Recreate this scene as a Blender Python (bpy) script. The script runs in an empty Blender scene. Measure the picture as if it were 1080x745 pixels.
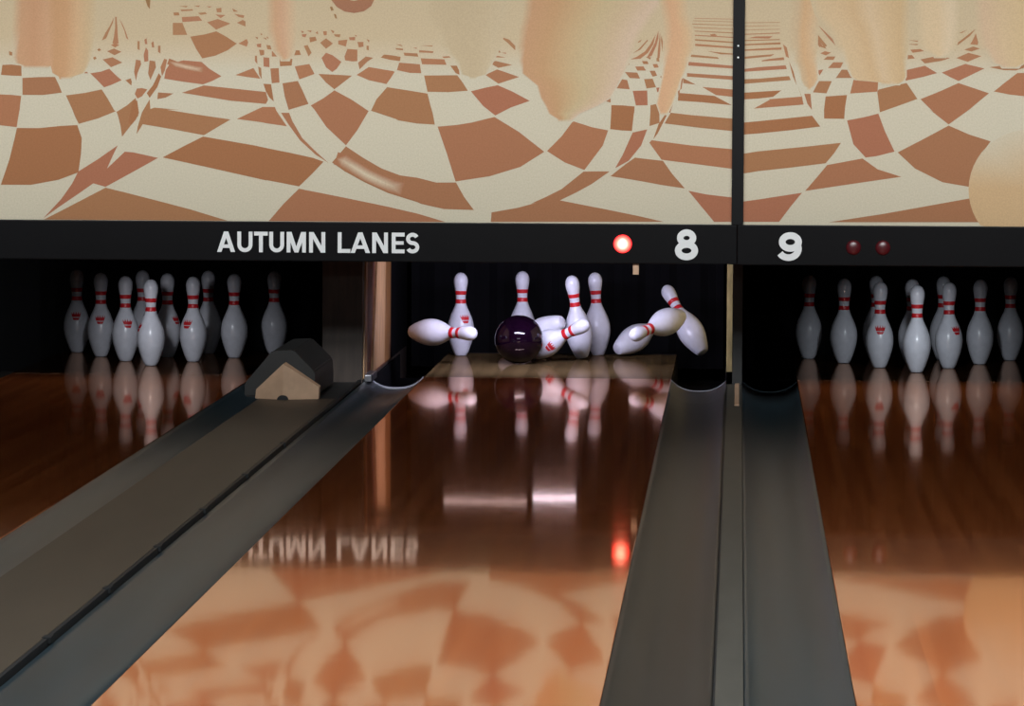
import bpy, bmesh, math, random
from mathutils import Vector, Matrix
random.seed(4)
S = bpy.context.scene
COL = S.collection
PI = math.pi

# ------------------------------------------------------------------ helpers
def lin(h):
    h = h.lstrip('#')
    o = []
    for i in (0, 2, 4):
        c = int(h[i:i+2], 16) / 255
        o.append(c / 12.92 if c <= .04045 else ((c + .055) / 1.055) ** 2.4)
    return tuple(o) + (1,)

def mat(name, col, rough=.5, spec=.5, metal=0, noise=0, nscale=20, emis=None, estr=0, stretch=(1, 1, 1)):
    m = bpy.data.materials.new(name); m.use_nodes = True
    nt = m.node_tree; b = nt.nodes['Principled BSDF']
    c = lin(col) if isinstance(col, str) else tuple(col) + (1,)
    b.inputs['Base Color'].default_value = c
    b.inputs['Roughness'].default_value = rough
    b.inputs['Specular IOR Level'].default_value = spec
    b.inputs['Metallic'].default_value = metal
    if noise:
        tc = nt.nodes.new('ShaderNodeTexCoord'); mp = nt.nodes.new('ShaderNodeMapping')
        mp.inputs['Scale'].default_value = stretch
        nz = nt.nodes.new('ShaderNodeTexNoise'); nz.inputs['Scale'].default_value = nscale
        nz.inputs['Detail'].default_value = 5
        rp = nt.nodes.new('ShaderNodeValToRGB')
        rp.color_ramp.elements[0].position = .3; rp.color_ramp.elements[1].position = .7
        rp.color_ramp.elements[0].color = tuple(x * (1 - noise) for x in c[:3]) + (1,)
        rp.color_ramp.elements[1].color = tuple(min(1, x * (1 + noise)) for x in c[:3]) + (1,)
        nt.links.new(tc.outputs['Object'], mp.inputs[0]); nt.links.new(mp.outputs[0], nz.inputs['Vector'])
        nt.links.new(nz.outputs['Fac'], rp.inputs[0]); nt.links.new(rp.outputs[0], b.inputs['Base Color'])
    if emis:
        b.inputs['Emission Color'].default_value = lin(emis); b.inputs['Emission Strength'].default_value = estr
    return m

def obj(name, bm, m, parent=None, smooth=False, loc=(0, 0, 0)):
    me = bpy.data.meshes.new(name)
    bmesh.ops.recalc_face_normals(bm, faces=bm.faces[:])
    if smooth:
        for f in bm.faces: f.smooth = True
    bm.to_mesh(me); bm.free()
    for x in (m if isinstance(m, (list, tuple)) else [m]): me.materials.append(x)
    o = bpy.data.objects.new(name, me); COL.objects.link(o)
    o.location = loc
    if parent: o.parent = parent
    return o

def tag(o, label, cat, group=None):
    o['label'] = label; o['category'] = cat
    if group: o['group'] = group
    return o

def thing(name, label, cat, loc=(0, 0, 0), group=None):
    o = bpy.data.objects.new(name, None); COL.objects.link(o); o.location = loc
    return tag(o, label, cat, group)

def struct(name, bm, m):
    o = obj(name, bm, m); o['kind'] = 'structure'; return o

def box(bm, x0, x1, y0, y1, z0, z1, bev=0):
    r = bmesh.ops.create_cube(bm, size=1)
    for v in r['verts']:
        v.co = Vector((x0 + (v.co.x + .5) * (x1 - x0), y0 + (v.co.y + .5) * (y1 - y0), z0 + (v.co.z + .5) * (z1 - z0)))
    if bev:
        es = list({e for v in r['verts'] for e in v.link_edges})
        bmesh.ops.bevel(bm, geom=es, offset=bev, segments=2, affect='EDGES', profile=.7)
    return bm

def B(*a, **k): return box(bmesh.new(), *a, **k)

def prism(bm, poly, y0, y1):
    """polygon in x,z extruded along y"""
    a = [bm.verts.new((p[0], y0, p[1])) for p in poly]
    b = [bm.verts.new((p[0], y1, p[1])) for p in poly]
    n = len(poly)
    bm.faces.new(a); bm.faces.new(b[::-1])
    for i in range(n): bm.faces.new((a[i], b[i], b[(i+1) % n], a[(i+1) % n]))
    return bm

def lathe(bm, prof, n=32, cap0=True, cap1=True):
    rings = []
    for r, z in prof:
        if r < 1e-6: rings.append([bm.verts.new((0, 0, z))])
        else: rings.append([bm.verts.new((r * math.cos(2*PI*i/n), r * math.sin(2*PI*i/n), z)) for i in range(n)])
    for a, b in zip(rings, rings[1:]):
        for i in range(n):
            j = (i + 1) % n
            if len(a) == 1 and len(b) == 1: continue
            if len(a) == 1: bm.faces.new((a[0], b[i], b[j]))
            elif len(b) == 1: bm.faces.new((a[i], a[j], b[0]))
            else: bm.faces.new((a[i], a[j], b[j], b[i]))
    if cap0 and len(rings[0]) > 1: bm.faces.new(rings[0][::-1])
    if cap1 and len(rings[-1]) > 1: bm.faces.new(rings[-1])
    return bm

# ------------------------------------------------------------------ materials
M = {}
M['black'] = mat('black paint', '080809', .5, .15)
M['sign'] = mat('sign plastic', '0a0a0c', .45, .1, noise=.12, nscale=6)
M['letter'] = mat('white letter', 'dcdedd', .5)
M['dark'] = mat('pit black', (.004, .004, .005), .8, .1)
M['floor'] = mat('dark floor', (.02, .018, .016), .7, noise=.2)
M['wall'] = mat('dark wall paint', (.10, .09, .08), .85, .2, noise=.1, nscale=3)
M['ceil'] = mat('ceiling tile', (.22, .2, .18), .9, .2, noise=.08, nscale=6)
M['gutter2'] = mat('browned gutter plastic', (.022, .020, .019), .4, .5, noise=.2, nscale=5, stretch=(3, .4, 3))
M['rim'] = mat('lit-toned rim', (.42, .43, .50), .35, .5)  # lamp light on the middle gutter ends, put into a pale bluish colour
M['gutter'] = mat('gutter plastic', (.021, .034, .042), .36, .5, noise=.15, nscale=5, stretch=(3, .4, 3))
M['cap'] = mat('capping laminate', (.066, .049, .035), .5, .3, noise=.10, nscale=4, stretch=(2, .4, 2))
M['capedge'] = mat('capping edge', (.012, .012, .013), .6)
M['divider'] = mat('divider strip', (.080, .074, .063), .5, .3, noise=.12, nscale=5, stretch=(3, .5, 3))
M['tan'] = mat('tan wood block', 'c4a184', .6, noise=.12, nscale=18)
M['hood'] = mat('hood grey', (.016, .0155, .015), .6, noise=.2, nscale=10)
M['kick'] = mat('dark brown kickback', (.055, .038, .03), .6, noise=.3, nscale=8, stretch=(4, 4, .7))
M['orange'] = mat('amber wood', '8f6236', .55, noise=.3, nscale=14, stretch=(3, 3, .5))
M['pale'] = mat('pale worn wood', 'b98f66', .55, noise=.25, nscale=16, stretch=(3, 3, .5))
M['brownwood'] = mat('brown wood', '6a3a22', .6, noise=.3, nscale=14, stretch=(3, 3, .5))
M['yellow'] = mat('yellowed wood edge', 'e6d08a', .55, noise=.25, nscale=20, stretch=(2, 2, .5))
M['steel'] = mat('dull metal', '8a8a90', .35, metal=.8)
M['red'] = mat('red band', 'd5222c', .4)
M['pin'] = mat('pin coating', (.78, .79, .86), .28, .5, noise=.07, nscale=28)
M['ball'] = mat('maroon ball', (.006, .0012, .006), .08, .5, noise=.3, nscale=9)
M['hole'] = mat('hole black', (.004, .003, .004), .6)
M['offlamp'] = mat('unlit red lamp', (.07, .006, .009), .3)
M['screw'] = mat('bright screw', 'e8e8e6', .3)
M['tube1'] = mat('bright tube', 'ffffff', .5, emis='d9dcff', estr=5.5)
M['tube2'] = mat('old tube', 'ffffff', .5, emis='f3e6f4', estr=1.6)

def wood_mat(name, c1, c2, tint, rough, bump, seed=0, ior=1.6, fmax=0.84):
    m = bpy.data.materials.new(name); m.use_nodes = True
    nt = m.node_tree; N = nt.nodes; L = nt.links
    for n in list(N): N.remove(n)
    out = N.new('ShaderNodeOutputMaterial')
    tc = N.new('ShaderNodeTexCoord'); sx = N.new('ShaderNodeSeparateXYZ'); L.new(tc.outputs['Object'], sx.inputs[0])
    def math_(op, a, b=None):
        n = N.new('ShaderNodeMath'); n.operation = op
        for i, v in enumerate((a, b)):
            if v is None: continue
            if isinstance(v, (int, float)): n.inputs[i].default_value = v
            else: L.new(v, n.inputs[i])
        return n.outputs[0]
    bx = math_('FLOOR', math_('DIVIDE', sx.outputs['X'], .0270))
    wn = N.new('ShaderNodeTexWhiteNoise'); wn.noise_dimensions = '2D'
    # each board starts its own run of lengths
    by = math_('FLOOR', math_('DIVIDE', math_('ADD', sx.outputs['Y'], math_('MULTIPLY', bx, .613)), 1.9))
    cb = N.new('ShaderNodeCombineXYZ'); L.new(bx, cb.inputs[0]); L.new(by, cb.inputs[1])
    L.new(cb.outputs[0], wn.inputs['Vector'])
    mp = N.new('ShaderNodeMapping'); mp.inputs['Scale'].default_value = (60, 2.2, 1)
    L.new(tc.outputs['Object'], mp.inputs[0])
    gr = N.new('ShaderNodeTexNoise'); gr.inputs['Scale'].default_value = 1.5; gr.inputs['Detail'].default_value = 6
    L.new(mp.outputs[0], gr.inputs['Vector'])
    f = math_('ADD', math_('MULTIPLY', wn.outputs['Value'], .6), math_('MULTIPLY', gr.outputs['Fac'], .45))
    rp = N.new('ShaderNodeValToRGB')
    rp.color_ramp.elements[0].position = .15; rp.color_ramp.elements[1].position = .95
    rp.color_ramp.elements[0].color = c1 + (1,); rp.color_ramp.elements[1].color = c2 + (1,)
    L.new(f, rp.inputs[0])
    bp = N.new('ShaderNodeBump'); bp.inputs['Strength'].default_value = 1; bp.inputs['Distance'].default_value = bump
    mp2 = N.new('ShaderNodeMapping'); mp2.inputs['Scale'].default_value = (3.2, 1.1, 1); mp2.inputs['Location'].default_value = (seed, seed * 2.3, 0)
    L.new(tc.outputs['Object'], mp2.inputs[0])
    wv = N.new('ShaderNodeTexNoise'); wv.inputs['Scale'].default_value = 2.2; wv.inputs['Detail'].default_value = 2
    L.new(mp2.outputs[0], wv.inputs['Vector']); L.new(wv.outputs['Fac'], bp.inputs['Height'])
    df = N.new('ShaderNodeBsdfDiffuse'); L.new(rp.outputs[0], df.inputs['Color'])
    gl = N.new('ShaderNodeBsdfGlossy'); gl.inputs['Color'].default_value = tint + (1,); gl.inputs['Roughness'].default_value = rough
    L.new(bp.outputs[0], gl.inputs['Normal'])
    g2 = N.new('ShaderNodeBsdfGlossy'); g2.inputs['Color'].default_value = (0.95, 0.5, 0.29, 1); g2.inputs['Roughness'].default_value = 0.1
    m2 = N.new('ShaderNodeMixShader'); m2.inputs[0].default_value = 0.35; L.new(gl.outputs[0], m2.inputs[1]); L.new(g2.outputs[0], m2.inputs[2])
    fr = N.new('ShaderNodeFresnel'); fr.inputs['IOR'].default_value = ior
    mx = N.new('ShaderNodeMixShader'); fm = N.new('ShaderNodeMapRange'); fm.inputs['From Min'].default_value = .04; fm.inputs['From Max'].default_value = .42
    fm.inputs['To Min'].default_value = .05; fm.inputs['To Max'].default_value = fmax
    L.new(fr.outputs[0], fm.inputs['Value']); L.new(fm.outputs[0], mx.inputs[0]); L.new(df.outputs[0], mx.inputs[1]); L.new(m2.outputs[0], mx.inputs[2])
    L.new(mx.outputs[0], out.inputs[0])
    return m
LANE = [wood_mat('oiled lane wood %s' % n, tuple(k * c for c in (0.36, 0.075, 0.016)), tuple(k * c for c in (0.62, 0.16, 0.04)), (0.96, 0.73, 0.6), 0.045, 0.00025, s) for n, s, k in (('left', 3, 1), ('middle', 11, 1), ('right', 23, 1.6))]
DECK = {}
DECK[8] = wood_mat('maple pin deck', (0.07, 0.045, 0.02), (0.15, 0.1, 0.045), (1, .85, .72), .06, .00008, 5, fmax=0.35)
DECK[7] = DECK[9] = wood_mat('shade-toned oiled pin deck', (.05, .02, .008), (.10, .04, .014), (0.96, 0.73, 0.6), 0.045, .0001, 5, fmax=0.84)  # side decks lie unlit; that shade is put into a darker wood colour

# printed mural: every printed cell carries its own ink colour
def print_mat():
    m = bpy.data.materials.new('printed mural'); m.use_nodes = True
    nt = m.node_tree; N = nt.nodes; L = nt.links; b = N['Principled BSDF']
    at = N.new('ShaderNodeAttribute'); at.attribute_name = 'print'
    tc = N.new('ShaderNodeTexCoord'); nz = N.new('ShaderNodeTexNoise'); nz.inputs['Scale'].default_value = 160; nz.inputs['Detail'].default_value = 3
    L.new(tc.outputs['Object'], nz.inputs['Vector'])
    mr = N.new('ShaderNodeMapRange'); mr.inputs['From Min'].default_value = .3; mr.inputs['From Max'].default_value = .7
    mr.inputs['To Min'].default_value = .93; mr.inputs['To Max'].default_value = 1.07
    L.new(nz.outputs['Fac'], mr.inputs['Value'])
    vm = N.new('ShaderNodeVectorMath'); vm.operation = 'MULTIPLY'
    L.new(at.outputs['Color'], vm.inputs[0]); L.new(mr.outputs[0], vm.inputs[1])
    L.new(vm.outputs[0], b.inputs['Base Color'])
    b.inputs['Roughness'].default_value = .7; b.inputs['Specular IOR Level'].default_value = .15
    return m
M['mural'] = print_mat()

# ------------------------------------------------------------------ the hall
LX = {7: -2.585, 8: -.808, 9: .781}        # lane centres
HW = .527; GW = .235
YM = 16.45                                  # face of the masking units
struct('floor', B(-7, 6, -5, 20.4, -.35, -.2), M['floor'])
struct('ceiling', B(-7, 6, -5, 20.4, 4.5, 4.6), M['ceil'])
struct('wall_back', B(-7, 6, 20.2, 20.4, -.2, 4.5), M['dark'])
struct('wall_left', B(-7.1, -7, -5, 20.4, -.2, 4.5), M['wall'])
struct('wall_right', B(6, 6.1, -5, 20.4, -.2, 4.5), M['wall'])
struct('wall_front', B(-7, 6, -5.1, -5, -.2, 4.5), M['wall'])
struct('wall_above', B(-7, 6, 16.62, 16.72, 1.95, 4.5), M['wall'])

# ------------------------------------------------------------------ lanes with pin decks
lane_lab = {7: 'dark glossy wooden lane at the left behind the flat capping',
            8: 'dark glossy wooden lane in the middle under the number 8',
            9: 'dark glossy wooden lane at the right under the number 9'}
for i, n in enumerate((7, 8, 9)):
    x = LX[n]
    t = thing('bowling_lane', lane_lab[n], 'bowling lane', (x, 2, 0), 'bowling lanes side by side')
    obj('lane_bed', B(-HW, HW, 0, 15.487, -.12, 0, bev=.002), LANE[i], t)
    dk = obj('pin_deck', B(-HW, HW, 15.487, 16.96, -.12, 0), DECK[n], t)
    dk['label'] = 'wooden pin deck under the pins'
    obj('tail_plank', B(-HW, HW, 16.96, 17.0, -.16, 0), M['capedge'], t)

# ------------------------------------------------------------------ gutters
def gutter(x0, x1, y0, y1, label, depth=.046, gm='gutter', rm='gutter', rw=.006):
    t = thing('gutter', label, 'gutter', ((x0 + x1) / 2, y0, -.2), 'gutters beside the lanes')
    bm = bmesh.new(); n = 20; w = (x1 - x0) / 2 - .001; L = y1 - y0
    prof = []
    for k in range(n + 1):
        u = -1 + 2 * k / n
        prof.append((u * w, .2 - .002 - depth * (1 - abs(u) ** 2.6)))
    low = [(p[0], p[1] - .006) for p in prof]
    ny = 24
    def sheet(pr): return [[bm.verts.new((p[0], L * j / ny, p[1])) for p in pr] for j in range(ny + 1)]
    A, Bq = sheet(prof), sheet(low)
    for j in range(ny):
        for k in range(n):
            bm.faces.new((A[j][k], A[j][k+1], A[j+1][k+1], A[j+1][k]))
            bm.faces.new((Bq[j][k], Bq[j+1][k], Bq[j+1][k+1], Bq[j][k+1]))
        bm.faces.new((A[j][0], A[j+1][0], Bq[j+1][0], Bq[j][0]))
        bm.faces.new((A[j][n], Bq[j][n], Bq[j+1][n], A[j+1][n]))
    for j in (0, ny):
        for k in range(n): bm.faces.new((A[j][k], Bq[j][k], Bq[j][k+1], A[j][k+1]))
    obj('channel', bm, M[gm], t, smooth=True)
    # the rolled rim where the channel ends at the pit
    bm = bmesh.new()
    R = []
    for k in range(n + 1):
        R.append([bm.verts.new((prof[k][0], L + .004 + rw * math.cos(a), prof[k][1] - .003 + rw * math.sin(a))) for a in [2*PI*q/8 for q in range(8)]])
    for k in range(n):
        for q in range(8): bm.faces.new((R[k][q], R[k+1][q], R[k+1][(q+1) % 8], R[k][(q+1) % 8]))
    bm.faces.new(R[0]); bm.faces.new(R[n][::-1])
    obj('end_rim', bm, M[rm], t, smooth=True)
    # flat deep gutter beside the pin deck
    bm = bmesh.new(); D = 19.0 - y0
    box(bm, -w, w, L + .016, D, .07, .078)
    box(bm, -w, -w + .005, L + .016, D, .078, .19)
    box(bm, w - .005, w, L + .016, D, .078, .19)
    obj('pit_trough', bm, M['dark'], t)
    return t
E = .0
g8l, g8r = LX[8] - HW - GW, LX[8] + HW + GW
gutter(g8l, LX[8] - HW, 2, 17.43, 'grey curved gutter between the middle lane and the flat capping', rm='rim', rw=.010)
gutter(LX[8] + HW, g8r, 2, 17.43, 'grey curved gutter along the right edge of the middle lane', gm='gutter2', rm='rim')
gutter(g8r + .065, LX[9] - HW, 2, 17.43, 'grey curved gutter along the left edge of the right lane')
gutter(LX[7] + HW, LX[7] + HW + GW, 2, 17.43, 'dark narrow-looking gutter beside the left lane, behind the capping')

# divider between the two gutters
t = thing('gutter_divider', 'narrow grey divider between the two gutters right of the middle lane', 'divider', ((g8r + g8r + .065) / 2, 2, -.2))
obj('divider_rail', B(-.0325, .0325, 0, 15.18, 0, .204, bev=.004), M['divider'], t)
obj('black_joint', B(-.0325, -.028, 0, 15.1, .2035, .2052), M['capedge'], t)
s = obj('wood_strip', B(.003, .021, 14.08, 15.17, .204, .209, bev=.001), M['tan'], t); s['label'] = 'short pale wooden strip on the divider'

# flat capping left of the middle lane
t = thing('division_capping', 'wide flat grey-brown capping running diagonally left of the middle lane', 'capping', (-1.73, 2, -.2))
obj('base_beam', B(-.085, .155, 0, 15.15, 0, .185), M['capedge'], t)
c = obj('capping_top', B(-.155, .145, 0, 14.12, .2, .214, bev=.003), M['cap'], t); c['label'] = 'flat grey-brown top'
obj('edge_seam', B(.145, .155, 0, 15.15, .185, .2125), M['capedge'], t)
for y in (6.4, 7.3, 8.2, 9.1, 10.05, 11.1, 12.2): obj('edge_clip', B(.14, .162, y, y + .05, .2, .2155, bev=.002), M['capedge'], t)
obj('rear_top', B(-.06, .155, 14.12, 15.15, .185, .2), M['hood'], t)

# hood at the end of the capping
t = thing('ball_return_hood', 'small dark gabled hood with a tan wooden end at the end of capping', 'hood', (-1.78, 16.1, .014))
pent = [(-.119, 0), (-.115, .036), (-.003, .141), (.135, .048), (.132, 0)]
bm = bmesh.new()
fr = [(-.119, 0, 0), (-.115, 0, .036), (-.003, -.05, .141), (.135, 0, .048), (.132, 0, 0), (-.003, -.05, 0)]
a = [bm.verts.new(p) for p in fr]; b = [bm.verts.new((p[0], .06, p[2])) for p in fr]
bm.faces.new((a[0], a[1], a[2], a[5])); bm.faces.new((a[5], a[2], a[3], a[4]))
bm.faces.new(b[::-1])
for i in range(6): bm.faces.new((a[i], b[i], b[(i+1) % 6], a[(i+1) % 6]))
e = obj('end_cap', bm, M['tan'], t); e['label'] = 'tan wooden pointed end block'
bm = bmesh.new()
arc = [(.022 * math.cos(q * PI / 12), .018 * math.sin(q * PI / 12)) for q in range(13)]
prism(bm, arc, -.058, -.02); bmesh.ops.translate(bm, verts=bm.verts[:], vec=(-.004, 0, 0))
obj('cord_hole', bm, M['hole'], e)
bm = bmesh.new()
prism(bm, [(-.169, 0), (-.169, .053), (-.059, .183), (.024, .188), (.059, .154), (.108, .105), (.112, .056), (.112, 0)], .065, .8)
bmesh.ops.bevel(bm, geom=bm.edges[:], offset=.006, segments=2, affect='EDGES')
obj('hood_shell', bm, M['hood'], t)

# ------------------------------------------------------------------ kickbacks and pit
t = thing('kickback_wall', 'dark brown kickback with lit wooden lining left of the middle pins', 'kickback', (-1.66, 17.2, -.19))
obj('panel', B(-.085, .085, 0, 2.3, 0, 1.4, bev=.004), M['kick'], t)
def leanboard(y0, y1, z0, z1, lean, th, x0=.086):
    bm = bmesh.new()
    lo = [(x0, y0, z0), (x0 + th, y0, z0), (x0 + th, y1, z0), (x0, y1, z0)]
    hi = [(x0, y0 + lean, z1), (x0 + th, y0 + lean, z1), (x0 + th, y1 + lean * .3, z1), (x0, y1 + lean * .3, z1)]
    a = [bm.verts.new(p) for p in lo]; b = [bm.verts.new(p) for p in hi]
    bm.faces.new(a[::-1]); bm.faces.new(b)
    for i in range(4): bm.faces.new((a[i], a[(i+1) % 4], b[(i+1) % 4], b[i]))
    return bm
for args, mm, lb in [((.01, .14, .2, .86, .1, .006), 'pale', 'narrow pale wood strip'),
                     ((.34, .93, .205, .86, .30, .012), 'pale', 'broad pale worn board'),
                     ((.97, 1.28, .2, .86, .10, .008), 'orange', 'amber board')]:
    o = obj('lining_board', leanboard(*args), M[mm], t); o['label'] = lb
obj('lining_board', leanboard(.16, 1.36, .19, .88, .0, .003), M['brownwood'], t)['label'] = 'dark stained backing board'
obj('lining_board', B(.0855, .0885, 1.365, 2.28, .19, 1.0), M['dark'], t)['label'] = 'black rear sheet put in as shade'  # black sheet added to stand for shade on the panel's rear
obj('foot_bracket', B(.086, .12, .03, .3, .185, .215, bev=.004), M['steel'], t)

t = thing('kickback_wall', 'narrow black kickback with a yellowed lit edge right of the middle pins', 'kickback', (-.0135, 17.2, -.19))
obj('panel', B(-.009, .033, 0, 2.3, 0, 1.4, bev=.003), M['hood'], t)
o = obj('lining_board', B(-.0345, -.0095, .72, 2.2, .19, 1.0, bev=.002), M['yellow'], t); o['label'] = 'yellowed wooden lining board'
# pit curtains and carpets
for n, wd in ((7, 'left'), (8, 'middle'), (9, 'right')):
    bm = bmesh.new(); x = LX[n]; k = 40
    vs = []
    for i in range(k + 1):
        u = i / k; vs.append((x - .74 + 1.48 * u if n != 7 else x - .74 + 1.48 * u, 19.45 + .012 * math.sin(u * 60)))
    for z0, z1 in ((-.1, 1.2),):
        A = [bm.verts.new((p[0], p[1], z0)) for p in vs]; C = [bm.verts.new((p[0], p[1], z1)) for p in vs]
        D = [bm.verts.new((p[0], p[1] + .01, z0)) for p in vs]; F = [bm.verts.new((p[0], p[1] + .01, z1)) for p in vs]
        for i in range(k):
            bm.faces.new((A[i], A[i+1], C[i+1], C[i])); bm.faces.new((D[i], F[i], F[i+1], D[i+1]))
            bm.faces.new((A[i], D[i], D[i+1], A[i+1])); bm.faces.new((C[i], C[i+1], F[i+1], F[i]))
        bm.faces.new((A[0], C[0], F[0], D[0])); bm.faces.new((A[k], D[k], F[k], C[k]))
    tag(obj('pit_curtain', bm, M['dark']), 'black pit curtain hanging behind the %s pins' % wd, 'curtain', 'black curtains behind the pins')

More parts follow.
